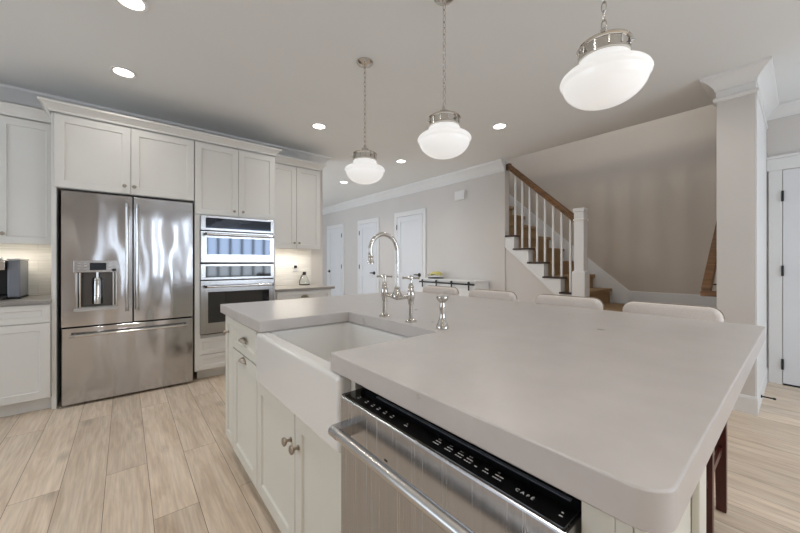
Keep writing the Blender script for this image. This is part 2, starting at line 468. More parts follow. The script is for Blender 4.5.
def panel_door(n, y0, y1, ztop, hinge_side, lever=True, xw=DW_X, zknob=.943, label=''):
    """white two-panel door, casing and black hardware in a wall facing -X"""
    root = struct(MB(FX(xw - .0005)).rings([[(y0, .012, 0), (y1, .012, 0), (y1, ztop, 0), (y0, ztop, 0)],
                                   [(y0, .012, .012), (y1, .012, .012), (y1, ztop, .012), (y0, ztop, .012)]]).build('door_%d' % n, 'doorp'))
    root['label'] = label
    p = MB(FX(xw - .0125))
    st = .11
    # raised rails and stiles round the two panels
    mid = .86
    for a, b, c, d in ((y0, y0 + st, .012, ztop), (y1 - st, y1, .012, ztop), (y0 + st, y1 - st, .012, .21), (y0 + st, y1 - st, mid, mid + .13), (y0 + st, y1 - st, ztop - st, ztop)):
        p.box(a, b, c, d, 0, .012)
    p.build('rail', 'doorp', root, bevel=.003)
    c = MB(FX(xw - .0005)); cw = .085
    c.box(y0 - cw - .006, y0 - .006, .001, ztop + .006, 0, .022); c.box(y1 + .006, y1 + cw + .006, .001, ztop + .006, 0, .022)
    c.box(y0 - cw - .006, y1 + cw + .006, ztop + .006, ztop + .10, 0, .024)
    c.build('casing', 'trim', root, bevel=.003)
    ky = y0 + .07 if hinge_side > 0 else y1 - .07
    hy = y1 + .003 if hinge_side > 0 else y0 - .003
    for z in (.22, 1.08, ztop - .2):
        MB().lathe([(.009, 0), (.009, .1)], (xw - .03, hy, z - .05), n=10).build('hinge', 'black', root)
    if lever:
        k = MB().lathe([(.038, 0), (.038, -.008), (.012, -.012), (.012, -.045)], (xw - .0255, ky, zknob), axis='X', n=16)
        s = 1 if hinge_side > 0 else -1
        k.tube([(xw - .068, ky - s * .012, zknob), (xw - .07, ky + s * .05, zknob + .004), (xw - .066, ky + s * .115, zknob)], [.013, .012, .010], 8)
        k.build('lever', 'black', root, smooth=True)
    return root


panel_door(1, 4.553, 5.299, 2.10, 1, label='white panel door nearest the staircase')
panel_door(2, 6.04, 6.72, 2.08, 1, label='white panel door in the middle of the hall wall')
panel_door(3, 7.57, 8.30, 2.08, -1, label='white panel door at the far end of the hall wall')
# the wide door in the right wall
rd = struct(MB(FX(4.8995)).box(-.72, .112, .016, 2.07, 0, .012).build('door_4', 'doorp'))
c = MB(FX(4.8995)); c.box(.118, .205, .001, 2.076, 0, .022); c.box(-.82, -.726, .001, 2.076, 0, .022); c.box(-.83, .218, 2.076, 2.19, 0, .026); c.box(-.845, .226, 2.19, 2.215, 0, .04)
c.build('casing', 'trim', rd, bevel=.003)
for z in (.2, 1.1, 1.82):
    MB().lathe([(.009, 0), (.009, .1)], (4.87, .115, z - .05), n=10).build('hinge', 'black', rd)
MB(FX(4.8995)).box(-.72, .112, .002, .015, 0, .02).build('threshold', 'dark', rd)  # dark strip standing in for the shade in the gap under the door
ds = tag(MB().lathe([(.013, 0), (.013, -.006), (.006, -.008), (.006, -.065), (.009, -.067), (.009, -.08), (.004, -.083)], (4.05, .2125, .075), axis='Y', n=12).build('door_stop', 'black', smooth=True),
         'black spring door stop fixed to the white baseboard by the right door', 'door stop')

# backsplash tiles
struct(MB().box(-1.5, -.457, YB - .009, YB - .0005, .886, 1.344).build('trim_6', 'splash'))
struct(MB().box(1.302, 2.023, YB - .009, YB - .0005, .878, 1.366).build('trim_7', 'splash'))

# ------------------------------------------------------------------ cabinets on the kitchen wall
YF = 3.82              # carcass front; door faces stand 20 mm proud


def cabinet_crown(x0, x1, yf, z0, h=.09, out=.055, ret_l=True, ret_r=True, yw=YB):
    prof = [(0, z0), (.006, z0), (.008, z0 + .015), (.02, z0 + .03), (.04, z0 + .055), (out - .004, z0 + h - .02), (out, z0 + h - .015), (out, z0 + h), (0, z0 + h)]
    path = ([(x0, yw - .1)] if ret_l else []) + [(x0, yf), (x1, yf)] + ([(x1, yw - .1)] if ret_r else [])
    return MB().sweep(prof, path, side=-1)


# left base cabinet
c = thing('base_cabinet', 'white base cabinet left of the fridge with one drawer over a door', 'cabinet', (-.96, 4.1, 0))
MB().box(-1.46, -.458, YF, YB - .001, .105, .858).build('carcass', 'cab', c)
MB().box(-1.46, -.458, 3.885, 3.905, .001, .104).build('toe_kick', 'cab', c)
for u0, u1, ku in ((-1.0, -.460, -.795), (-1.44, -1.006, -1.2)):
    d = shaker(MB(FY(YF)), u0, u1, .708, .85, st=.045).build('drawer', 'cab', c); cup_pull(FY(YF - .02), ku, .765, d)
    d = shaker(MB(FY(YF)), u0, u1, .11, .702).build('door', 'cab', c); knob(FY(YF - .02), -.965 if u0 > -1.1 else -1.04, .64, d)
tag(MB().box(-1.46, -.457, 3.775, YB - .0105, .859, .885).build('counter', 'quartz2', bevel=.002), 'short grey quartz counter under the coffee maker', 'counter')
c = thing('wall_cabinet', 'pale wall cabinet left of the fridge above the coffee maker', 'cabinet', (-.96, 4.25, 1.345))
MB().box(-1.46, -.458, 4.12, YB - .001, 1.345, 2.372).build('carcass', 'cab', c)
d = shaker(MB(FY(4.12)), -.80, -.462, 1.335, 2.362).build('door', 'cab', c); knob(FY(4.10), -.76, 1.414, d)
d = shaker(MB(FY(4.12)), -1.14, -.804, 1.335, 2.362).build('door', 'cab', c); knob(FY(4.10), -.845, 1.414, d)
cabinet_crown(-1.46, -.459, 4.10, 2.373, h=.085, ret_l=False, ret_r=False).build('crown', 'cab', c, smooth=True, auto=25)
MB().box(-1.4, -.55, 4.2, 4.26, 1.3405, 1.3445).build('light_strip', 'strip', c)

# fridge surround: panel, cabinet over the fridge
tag(MB().box(-.456, -.427, 3.822, YB - .001, .001, 2.384).build('fridge_side_panel', 'cab', bevel=.003), 'tall white panel along the left side of the fridge', 'panel')
c = thing('fridge_cabinet', 'white two-door cabinet directly above the stainless fridge', 'cabinet', (.04, 4.1, 1.785))
MB().box(-.4225, .522, YF, YB - .001, 1.785, 2.384).build('carcass', 'cab', c)
d = shaker(MB(FY(YF)), -.437, .036, 1.788, 2.372).build('door', 'cab', c); knob(FY(YF - .02), -.006, 1.852, d)
d = shaker(MB(FY(YF)), .040, .519, 1.788, 2.372).build('door', 'cab', c); knob(FY(YF - .02), .062, 1.852, d)
c = thing('tall_oven_cabinet', 'tall white cabinet housing the two built-in ovens', 'cabinet', (.92, 4.1, 0))
cb = MB(); cb.box(.526, 1.308, YF, YB - .001, 1.656, 2.384); cb.box(.526, .569, YF - .018, YB - .001, .105, 1.655); cb.box(1.290, 1.308, YF - .018, YB - .001, .105, 1.655)
cb.box(.57, 1.289, YF, YB - .001, .105, .455); cb.box(.57, 1.289, 4.30, YB - .001, .456, 1.655)
cb.build('carcass', 'cab', c)
MB().box(.56, 1.30, 3.90, 3.92, .001, .104).build('toe_kick', 'cab', c)
for v0, v1 in ((.262, .425), (.110, .256)):
    shaker(MB(FY(YF)), .553, 1.305, v0, v1, st=.04).build('drawer', 'cab', c)
d = shaker(MB(FY(YF)), .528, .921, 1.660, 2.372).build('door', 'cab', c); knob(FY(YF - .02), .880, 1.715, d, .9)
d = shaker(MB(FY(YF)), .925, 1.305, 1.660, 2.372).build('door', 'cab', c); knob(FY(YF - .02), .966, 1.715, d, .9)
cr = cabinet_crown(-.468, 1.31, YF - .02, 2.386, h=.072).build('cabinet_crown', 'cab', smooth=True, auto=25)
tag(cr, 'long white crown moulding along the tops of the fridge and oven cabinets', 'moulding')

# right base + wall cabinet
c = thing('base_cabinet', 'white base cabinet right of the ovens, mostly hidden by the island', 'cabinet', (1.66, 4.1, 0))
MB().box(1.31, 2.01, YF, YB - .001, .105, .848).build('carcass', 'cab', c)
MB().box(1.31, 2.01, 3.885, 3.905, .001, .104).build('toe_kick', 'cab', c)
d = shaker(MB(FY(YF)), 1.33, 2.006, .70, .842, st=.045).build('drawer', 'cab', c); cup_pull(FY(YF - .02), 1.66, .762, d)
for u0, u1, ku in ((1.33, 1.666, 1.63), (1.670, 2.006, 1.71)):
    d = shaker(MB(FY(YF)), u0, u1, .11, .694).build('door', 'cab', c); knob(FY(YF - .02), ku, .64, d)
tag(MB().box(1.31, 2.05, 3.775, YB - .0105, .849, .876).build('counter', 'quartz2', bevel=.002), 'short grey quartz counter right of the ovens under the carafe', 'counter')
c = thing('wall_cabinet', 'white two-door wall cabinet right of the ovens above the carafe', 'cabinet', (1.66, 4.25, 1.368))
MB().box(1.31, 2.012, 4.12, YB - .001, 1.368, 2.404).build('carcass', 'cab', c)
d = shaker(MB(FY(4.12)), 1.36, 1.678, 1.356, 2.394).build('door', 'cab', c); knob(FY(4.10), 1.648, 1.428, d, .9)
d = shaker(MB(FY(4.12)), 1.682, 2.009, 1.356, 2.394).build('door', 'cab', c); knob(FY(4.10), 1.712, 1.428, d, .9)
cabinet_crown(1.31, 2.014, 4.10, 2.4045, h=.082, ret_l=False).build('crown', 'cab', c, smooth=True, auto=25)
MB().box(1.36, 1.96, 4.2, 4.26, 1.3635, 1.3675).build('light_strip', 'strip', c)
for xx, ln in ((-1.0, .8), (1.66, .6)):
    area('under_cabinet_glow', (xx, 4.23, 1.339 if xx < 0 else 1.362), (radians(-15), 0, 0), ln, .05, 3.4, (1, .955, .87))


# ------------------------------------------------------------------ fridge
def fridge():
    t = thing('refrigerator', 'stainless french-door refrigerator with water dispenser and bottom freezer', 'refrigerator', (.05, 4.1, 0))
    MB().box(-.404, .510, 3.875, 4.40, .012, 1.772).build('cabinet', 'dark', t)
    for x in (-.36, .46): MB().lathe([(.02, 0), (.02, .011)], (x, 3.93, .0005), n=10).build('foot', 'black', t)
    y0, y1 = 3.79, 3.868
    # left door with recess for dispenser
    a0, a1, b0, b1 = -.397, .048, .655, 1.762
    h0, h1, g0, g1 = -.300, -.066, .80, 1.10
    d = MB(lambda u, v, w: (u, y1 - w, v)); th = y1 - y0
    us = [a0, h0, h1, a1]; vs = [b0, g0, g1, b1]
    for i in range(3):
        for j in range(3):
            if i == 1 and j == 1: continue
            d.add([(us[i], vs[j], th), (us[i + 1], vs[j], th), (us[i + 1], vs[j + 1], th), (us[i], vs[j + 1], th)], [(0, 1, 2, 3)])
    d.add([(a0, b0, 0), (a1, b0, 0), (a1, b1, 0), (a0, b1, 0), (a0, b0, th), (a1, b0, th), (a1, b1, th), (a0, b1, th)],
          [(0, 1, 2, 3), (0, 1, 5, 4), (1, 2, 6, 5), (2, 3, 7, 6), (3, 0, 4, 7)])
    q = lambda w: [(h0, g0, w), (h1, g0, w), (h1, g1, w), (h0, g1, w)]
    d.rings([q(th), q(.012)], False, True)
    ld = d.build('left_door', 'steelv', t)
    rd_ = slabfront(MB(lambda u, v, w: (u, y1 - w, v)), .058, .509, .655, 1.762, t=th).build('right_door', 'steelv', t, bevel=.004)
    fz = slabfront(MB(lambda u, v, w: (u, y1 - w, v)), -.394, .509, .022, .642, t=th).build('freezer_drawer', 'steelv', t, bevel=.004)

    def handle(p0, p1, par):
        m = MB(); P0, P1 = Vector(p0), Vector(p1); ax = (P1 - P0).normalized()
        m.tube([P0, P0 + ax * .002, P1 - ax * .002, P1], .0115, 14)
        for P in (P0 + ax * .025, P1 - ax * .025):
            m.tube([P, P + Vector((0, y0 - P.y - .0005, 0))], .008, 10)
        h = m.build('handle', 'chrome', par, smooth=True)
        for P, s in ((P0, 1), (P1, -1)): MB().tube([P - ax * s * .001, P + ax * s * .03], .0128, 14).build('handle_cap', 'steel', h, smooth=True)
    handle((.012, 3.728, .76), (.012, 3.728, 1.69), ld)
    handle((.082, 3.728, .76), (.082, 3.728, 1.69), rd_)
    handle((-.345, 3.728, .585), (.455, 3.728, .585), fz)
    # dispenser
    cp = slabfront(MB(FY(y0 - .0005)), -.325, -.045, 1.098, 1.196, t=.018).build('dispenser_panel', 'steel', ld, bevel=.003)
    s = MB(FY(y0 - .019)); s.box(-.228, -.125, 1.116, 1.178, 0, .0015); s.build('dispenser_display', 'display', cp)
    for du in (-.30, -.262, -.11):
        for dv in (1.125, 1.15, 1.172): MB(FY(y0 - .019)).box(du, du + .016, dv, dv + .005, 0, .001).build('dispenser_button', 'mark', cp)
    k = MB(FY(y0 - .019)); k.rings([[(-.075 + r * cos(2 * pi * i / 20), 1.117 + .7 * r * sin(2 * pi * i / 20), h) for i in range(20)] for r, h in ((.016, 0), (.016, .01), (.010, .013))])
    k.build('dispenser_knob', 'black', cp, smooth=True)
    n = MB(); n.lathe([(.013, 0), (.013, -.05), (.018, -.055), (.018, -.075)], (-.183, 3.825, 1.099), n=16); n.build('dispenser_spout', 'chrome', ld, smooth=True)
    n = MB(); n.lathe([(.034, 0), (.034, .20), (.028, .22)], (-.183, 3.834, .83), n=24); n.build('dispenser_back', 'chrome', ld, smooth=True)
    rc = MB(lambda u, v, w: (u, y1 - w, v)); e_ = .0008
    q3 = lambda w: [(h0 + e_, g0 + e_, w), (h1 - e_, g0 + e_, w), (h1 - e_, g1 - e_, w), (h0 + e_, g1 - e_, w)]
    rc.rings([q3(th), q3(.013)], False, True); rc.build('dispenser_recess', 'recess', ld)
    fr = MB()
    q2 = [(-.183 + sx * .032, z) for sx, z in ((-1, 1.03), (1, 1.03), (1, .90), (-1, .90))]
    fr.tube([(x, 3.80, z) for x, z in q2 + [q2[0]]], .0025, 6); fr.build('dispenser_paddle', 'black', ld)
    for x in (-.306, -.287, -.079, -.06):
        MB().box(x - .006, x + .006, y0 - .012, y0 - .0005, .803, 1.097).build('dispenser_pillar', 'chrome', ld, bevel=.002)
    n = MB(); n.box(-.322, -.047, y0 - .035, y0 - .0005, .778, .802); n.box(-.298, -.068, y0 - .01, y0 + .06, .802, .808); n.build('drip_tray', 'lightgrey', ld, bevel=.003)  # steel tray; its highlight is put into the pale grey colour
    return t


fridge()


# ------------------------------------------------------------------ ovens
def wall_oven(label, z0, zc, z1, win, hz, glass):
    t = thing('wall_oven', label, 'oven', (.93, 4.0, z0)); yb = 3.80
    MB().box(.575, 1.286, 3.803, 4.28, z0, z1).build('body', 'dark', t)
    cpn = slabfront(MB(FY(yb + .002)), .572, 1.2885, zc + .004, z1, t=.03).build('control_panel', 'steel', t, bevel=.002)
    MB(FY(yb - .0285)).box(.615, 1.25, zc + .028, z1 - .022, 0, .002).build('control_glass', 'mirrorglass' if glass == 'mirrorglass' else 'gloss', cpn)
    d = slabfront(MB(FY(yb + .002)), .572, 1.2885, z0 + .012, zc - .004, t=.035).build('oven_door', 'steel', t, bevel=.003)
    MB(FY(yb - .0335)).box(*win, 0, .002).build('door_window', glass, d)
    h = MB()
    h.tube([(.605, 3.712, hz), (.607, 3.712, hz), (1.253, 3.712, hz), (1.255, 3.712, hz)], .0125, 14)
    for x in (.625, 1.235): h.box(x - .014, x + .014, 3.714, 3.7665, hz - .011, hz + .011)
    h.build('handle', 'chrome', d, smooth=True)
    for x in (.601, 1.245): MB().tube([(x, 3.712, hz), (x + .014, 3.712, hz)], .014, 14).build('handle_cap', 'black', d, smooth=True)
    MB().box(.575, 1.286, 3.79, 3.82, z0, z0 + .011).build('vent_slot', 'black', t)


wall_oven('stainless microwave oven with glass window, upper of the two built-in ovens', 1.168, 1.498, 1.652, (.625, 1.24, 1.262, 1.43), 1.462, 'mirrorglass')
wall_oven('stainless oven with black glass door, lower of the two built-in ovens', .457, 1.002, 1.166, (.635, 1.23, .575, .885), .942, 'ovenglass')

# ------------------------------------------------------------------ island
IX = .50      # carcass front, door faces at .48
IZ0, IZ1 = .112, .858
c = thing('island_cabinet', 'narrow cream pull-out cabinet at the far end of the island', 'cabinet', (.8, 2.19, 0), 'island cabinets')
MB().box(IX, 1.10, 2.098, 2.286, IZ0, IZ1).build('carcass', 'islandcab', c)
d = shaker(MB(FX(IX)), 2.101, 2.284, IZ0, .852, st=.045).build('door', 'islandcab', c); knob(FX(.48), 2.19, .765, d)
MB().box(.555, .57, 2.098, 2.286, .001, .111).build('toe_kick', 'islandcab', c)
c = thing('island_cabinet', 'cream island cabinet with a drawer and door wearing cup pulls, left of the sink', 'cabinet', (.8, 1.87, 0), 'island cabinets')
MB().box(IX, 1.10, 1.645, 2.095, IZ0 - .012, IZ1).build('carcass', 'islandcab', c)
d = shaker(MB(FX(IX)), 1.648, 2.092, .692, .852, st=.045).build('drawer', 'islandcab', c); cup_pull(FX(.48), 1.87, .757, d)
d = shaker(MB(FX(IX)), 1.648, 2.092, IZ0 - .012, .685).build('door', 'islandcab', c); cup_pull(FX(.48), 1.87, .652, d)
MB().box(.555, .57, 1.645, 2.095, .001, .099).build('toe_kick', 'islandcab', c)
c = thing('sink_cabinet', 'cream two-door cabinet under the white apron sink', 'cabinet', (.8, 1.22, 0), 'island cabinets')
cb = MB(); cb.box(IX, 1.10, .802, 1.642, IZ0 - .012, .633)
cb.box(IX, .518, 1.608, 1.642, .634, .858); cb.box(IX, .518, .802, .827, .634, .858); cb.build('carcass', 'islandcab', c)
for u0, u1, ku in ((1.190, 1.638, 1.222), (.806, 1.184, 1.152)):
    d = shaker(MB(FX(IX)), u0, u1, IZ0 - .012, .630).build('door', 'islandcab', c); knob(FX(.48), ku, .515, d, 1.05)
MB().box(.555, .57, .802, 1.642, .001, .099).build('toe_kick', 'islandcab', c)
t = thing('island_end_panel', 'cream filler and end panel of the island beside the dishwasher', 'panel', (.8, .15, 0))
MB().box(.482, .885, .132, .152, .001, .8615).build('panel', 'islandcab', t, bevel=.002)
MB().box(.482, .502, .152, .192, .001, .8615).build('filler', 'islandcab', t)
st = None
for u0, u1, v0, v1 in ((.482, .55, .001, .861), (.817, .885, .001, .861), (.55, .817, .79, .861), (.55, .817, .001, .13)):
    MB(lambda u, v, w: (u, .1315 - w, v)).box(u0, u1, v0, v1, 0, .012).build('stile', 'islandcab', t, bevel=.002)
tag(MB().box(1.11, 1.62, .42, 2.26, .001, .861).build('island_cabinet', 'islandcab', bevel=.002), 'cream rear body of the island facing the stools', 'panel')


def corner(cx, cy, r, a0, n=14):
    return [(cx + r * cos(radians(a0 + 90 * i / n)), cy + r * sin(radians(a0 + 90 * i / n))) for i in range(n + 1)]


ix0, ix1, iy0, iy1 = .467, 2.066, .094, 2.364
r = .04
poly = corner(ix0 + r, iy0 + r, r, 180) + corner(ix1 - r, iy0 + r, r, 270) + [(ix1, iy1), (ix0, iy1), (ix0, 1.561), (.930, 1.561), (.930, .888), (ix0, .888)]
tag(MB().prism(poly, .862, .914).build('island_worktop', 'quartz', smooth=True, auto=30, bevel=.003, wn=True), 'thick grey quartz worktop of the big island with a notch for the sink', 'worktop')

# farmhouse sink
t = thing('apron_sink', 'white fireclay apron sink set into the front of the island', 'sink', (.7, 1.218, .6))
sx0, sx1, sy0, sy1 = .462, .965, .829, 1.606
sk = MB()
def ringz(i, r, z): return [(x, y, z) for x, y in rect_round(sx0 + i, sx1 - i, sy0 + i, sy1 - i, r)]
def inz(i, r, z): return [(x, y, z) for x, y in rect_round(sx0 + .055 + i, sx1 - .03 - i, sy0 + .035 + i, sy1 - .035 - i, r)]
sk.rings([ringz(.006, .014, .637), ringz(0, .018, .643), ringz(0, .018, .842), ringz(.004, .018, .854), ringz(.014, .018, .860),
          inz(-.012, .03, .860), inz(-.004, .032, .856), inz(0, .035, .846), inz(.004, .05, .69), inz(.012, .06, .665), inz(.035, .06, .658)])
sk.build('basin', 'ceramic', t, smooth=True, auto=60, wn=True)
MB().lathe([(.045, .0005), (.045, .004), (.036, .004), (.03, .001)], (.71, 1.2, .658), n=24).build('drain', 'chrome', t, smooth=True)


# faucet
def lathe_part(prof, c, name, parent, m='nickel', n=24):
    return MB().lathe(prof, c, n=n).build(name, m, parent, smooth=True)


fx, fy, z0 = .985, 1.2125, .9145
t = thing('bridge_faucet', 'polished nickel bridge faucet with tall gooseneck spout behind the sink', 'faucet', (fx, fy, z0))
for s in (-1, 1):
    cy = fy + s * .0985
    col_ = lathe_part([(.026, 0), (.026, .005), (.019, .010), (.0095, .014), (.0088, .075), (.0125, .080), (.0125, .088), (.0135, .094), (.0165, .110), (.017, .124), (.0145, .140), (.0105, .150), (.0135, .155), (.0105, .160), (.0075, .176), (.007, .188), (.011, .190), (.011, .194)], (fx, cy, z0), 'valve_column', t)
    hd = MB(); zz = z0 + .197
    for k in range(4):
        a = radians(35 + 90 * k); d_ = Vector((cos(a), sin(a), 0))
        p = Vector((fx, cy, zz))
        hd.tube([p, p + d_ * .014, p + d_ * .030, p + d_ * .038, p + d_ * .041], [.005, .0045, .0045, .0065, .002], 8)
    hd.lathe([(.009, -.005), (.010, 0), (.009, .006), (.003, .011)], (fx, cy, zz), n=16)
    hd.build('cross_handle', 'nickel', col_, smooth=True)
br = MB(); zb = z0 + .112
br.tube([(fx, fy + .0985 * u, zb - .012 * (1 - abs(u)) ** 1.0) for u in [-.85 + 1.7 * i / 16 for i in range(17)]], [.008 + .004 * (1 - abs(-1 + 2 * i / 16)) for i in range(17)], 12)
br.build('bridge', 'nickel', t, smooth=True)
lathe_part([(.008, 0), (.016, .004), (.024, .012), (.024, .020), (.017, .034), (.012, .05), (.0135, .054), (.0105, .06)], (fx, fy, zb - .02), 'spout_base', t)
R_ = .0765; zt = 1.232
pts = [(fx, fy, zb + .03 + (zt - zb - .03) * i / 6) for i in range(7)] + [(fx - R_ + R_ * cos(radians(a)), fy, zt + R_ * sin(radians(a))) for a in range(12, 193, 12)]
e = pts[-1]; pts += [(e[0] + .002, fy, e[2] - .006)]
sp = MB().tube(pts, .0095, 14).build('spout', 'nickel', t, smooth=True)
e = pts[-1]
MB().lathe([(.0105, 0), (.012, -.002), (.012, -.008), (.0105, -.011), (.011, -.022), (.0145, -.030), (.0145, -.038), (.012, -.040)], (e[0], fy, e[2] + .003), n=20).build('spout_tip', 'nickel', sp, smooth=True)

t = thing('side_sprayer', 'polished nickel side spray standing on the worktop right of the faucet', 'sprayer', (fx, .9225, z0))
lathe_part([(.024, 0), (.026, .004), (.025, .010), (.020, .022), (.015, .036), (.014, .040)], (fx, .9225, z0), 'base', t)
lathe_part([(.013, .0402), (.0115, .044), (.0105, .066), (.0125, .084), (.0105, .098), (.010, .104)], (fx, .9225, z0), 'handle', t)
lathe_part([(.011, .1042), (.017, .110), (.023, .118), (.024, .126), (.022, .131), (.006, .133)], (fx, .9225, z0), 'spray_head', t)


# dishwasher
def text(s, size, T, u, v, w, parent, name, mat_='mark', rot=0.0):
    cu = bpy.data.curves.new(name, 'FONT'); cu.body = s; cu.size = size; cu.extrude = .0002
    cu.space_character = 1.7
    o = bpy.data.objects.new(name + '_tmp', cu); COL.objects.link(o)
    dg = bpy.context.evaluated_depsgraph_get(); dg.update()
    me = bpy.data.meshes.new_from_object(o.evaluated_get(dg))
    bpy.data.objects.remove(o)
    mb = MB(); off = [tuple(T(u, v, w, p.co)) for p in me.vertices]
    mb.v = off; mb.f = [tuple(p.vertices) for p in me.polygons]
    bpy.data.meshes.remove(me)
    return mb.build(name, mat_, parent)


t = thing('dishwasher', 'stainless dishwasher with black top controls and bar handle, built into the island', 'dishwasher', (.75, .49, 0))
dx, dy0, dy1, dz = .4456, .197, .790, .822
MB().box(.531, 1.06, .1985, .7985, .012, .850).build('tub', 'dark', t)
dd = MB(FX(.525)); th = .525 - dx
q = lambda i, w_: [(dy0 + i, .115 + i, w_), (dy1 - i, .115 + i, w_), (dy1 - i, dz - i, w_), (dy0 + i, dz - i, w_)]
dd.rings([q(0, 0), q(0, th - .004), q(.0015, th - .0015), q(.004, th)])
door = dd.build('front_panel', 'dwsteel', t)
MB().box(.515, .53, dy0, dy1, .012, .110).build('toe_plate', 'black', t)
cs = MB().box(dx + .003, .524, dy0 + .004, dy1 - .002, dz + .0004, dz + .005).build('control_strip', 'gloss', t, bevel=.001)
MB().box(.5245, .5305, dy0, dy1, dz + .0005, .853).build('gasket', 'black', t)
sl = MB().box(.506, .512, dy0 + .02, dy1 - .08, dz + .0052, dz + .0066).build('vent_lip', 'grey', cs)
TT = lambda u, v, w_, p: (v - p.y, u - p.x, w_ + p.z)      # lettering on the strip, reading from the front
TT = lambda u, v, w_, p: (v + p.y, u - p.x, w_ + p.z)
ztop_ = dz + .0053
text('CAF\u00c9', .0088, TT, .284, .466, ztop_, cs, 'brand_lettering')
def marks(u, rows):
    for k, (wd, nn) in enumerate(rows):
        for j in range(nn):
            v = .466 + .008 * k; a = u - j * (wd + .0012)
            MB().box(v, v + .0022, a, a - wd, ztop_ - .0002, ztop_ + .0001).build('control_mark', 'mark', cs)
for u in (.739, .704, .677, .653, .627, .600): marks(u, ((.0035, 2), (.005, 1)))
marks(.550, ((.004, 2), (.003, 1)))
for u in (.462, .432, .406, .385): marks(u, ((.004, 3), (.006, 2), (.003, 2)))
marks(.362, ((.005, 1),)); marks(.345, ((.003, 3), (.006, 1))); marks(.325, ((.003, 4), (.007, 2), (.004, 1))); marks(.216, ((.005, 1), (.003, 1)))
sb = MB(FX(dx)); sb.box(.583, .594, .738, .7425, -.0005, .0005); sb.build('badge', 'black', door)
hx, hz = .406, .755
h = MB()
h.tube([(hx, .724, hz), (hx, .722, hz), (hx, .262, hz), (hx, .260, hz)], .0125, 20)
hb = h.build('handle', 'satin', door, smooth=True)
for yy in (.742, .242):
    p = MB(); p.tube([(hx, yy + .0175, hz), (hx, yy + .016, hz), (hx, yy - .016, hz), (hx, yy - .0175, hz)], [.0125, .014, .014, .0125], 20)
    p.box(hx, dx - .0005, yy - .0165, yy + .0165, hz - .0135, hz + .0135)
    p.build('handle_post', 'steel', hb, smooth=True)


# ------------------------------------------------------------------ pendants and recessed lights
def chain(x, y, z0, z1):
    mb = MB(); n = max(4, int(round((z1 - z0) / .034))); pitch = (z1 - z0) / n
    for k in range(n):
        cz = z0 + pitch * (k + .5); hl = pitch * .5 + .0035; wd = .0085; P = []
        for i in range(14):
            a = 2 * pi * i / 14; u = wd * cos(a); v = hl * sin(a)
            P.append((x + u, y, cz + v) if k % 2 else (x, y + u, cz + v))
        mb.tube(P, .0022, 6, closed=True)
    return mb


def pendant():
    t = thing('pendant_light', '', 'pendant light', (1.40, 2.11, 1.768), 'schoolhouse pendants over the island')
    x, y = 1.40, 2.11
    MB().lathe([(.062, 2.699), (.062, 2.692), (.055, 2.684), (.030, 2.674), (.012, 2.668), (.010, 2.655), (.004, 2.650)], (x, y, 0), n=32).build('canopy', 'nickel', t, smooth=True)
    chain(x, y, 2.064, 2.653).build('chain', 'nickel', t, smooth=True)
    f = MB().lathe([(.006, 2.070), (.012, 2.064), (.010, 2.050), (.026, 2.042), (.032, 2.022), (.060, 2.012), (.088, 2.006), (.092, 2.000), (.088, 1.994), (.083, 1.992), (.083, 1.962), (.088, 1.959), (.088, 1.953), (.078, 1.951)], (x, y, 0), n=40, cap1=False).build('fitter', 'nickel', t, smooth=True)
    for k in range(12):
        a = 2 * pi * k / 12; ca, sa = cos(a), sin(a)
        MB().tube([(x + .0855 * ca, y + .0855 * sa, 1.991), (x + .0855 * ca, y + .0855 * sa, 1.963)], .003, 6).build('fitter_rib', 'chrome', f)
    for k in range(3):
        a = 2 * pi * k / 3 + .5
        MB().tube([(x + .089 * cos(a), y + .089 * sin(a), 1.977), (x + .100 * cos(a), y + .100 * sin(a), 1.977)], .004, 8).build('thumbscrew', 'nickel', f, smooth=True)
    prof = [(.076, 1.9505), (.087, 1.946), (.0905, 1.938), (.0905, 1.922), (.093, 1.916), (.102, 1.912), (.124, 1.904), (.140, 1.897), (.148, 1.889), (.1515, 1.880), (.1495, 1.871), (.143, 1.867), (.1415, 1.863)]
    for i in range(1, 12):
        a = pi / 2 * i / 12; prof.append((.1415 * cos(a) ** .95, 1.863 - .086 * sin(a) ** 1.12))
    prof.append((.004, 1.777))
    MB().lathe(prof, (x, y, 0), n=56).build('shade', 'shade', t, smooth=True, auto=80)
    return t


p1 = pendant(); p1['label'] = 'white glass pendant lamp on a chain, farthest and smallest of the three'
for y, lb in ((1.297, 'white glass pendant lamp on a chain, middle of the three over the island'), (.478, 'white glass pendant lamp on a chain, nearest of the three at upper right')):
    p = copy_tree(p1); p.location.y = y; p['label'] = lb


def can():
    t = thing('recessed_light', '', 'recessed light', (0, 0, CEIL), 'recessed ceiling lights')
    MB().lathe([(.062, -.0015), (.084, -.0015), (.086, -.006), (.080, -.009), (.064, -.006), (.062, -.0015)], (0, 0, CEIL), n=32, cap0=False, cap1=False).build('trim_ring', 'trim', t, smooth=True)
    MB().lathe([(.063, -.001), (.063, -.005), (.001, -.0055)], (0, 0, CEIL), n=32).build('lens', 'lamp', t)
    return t


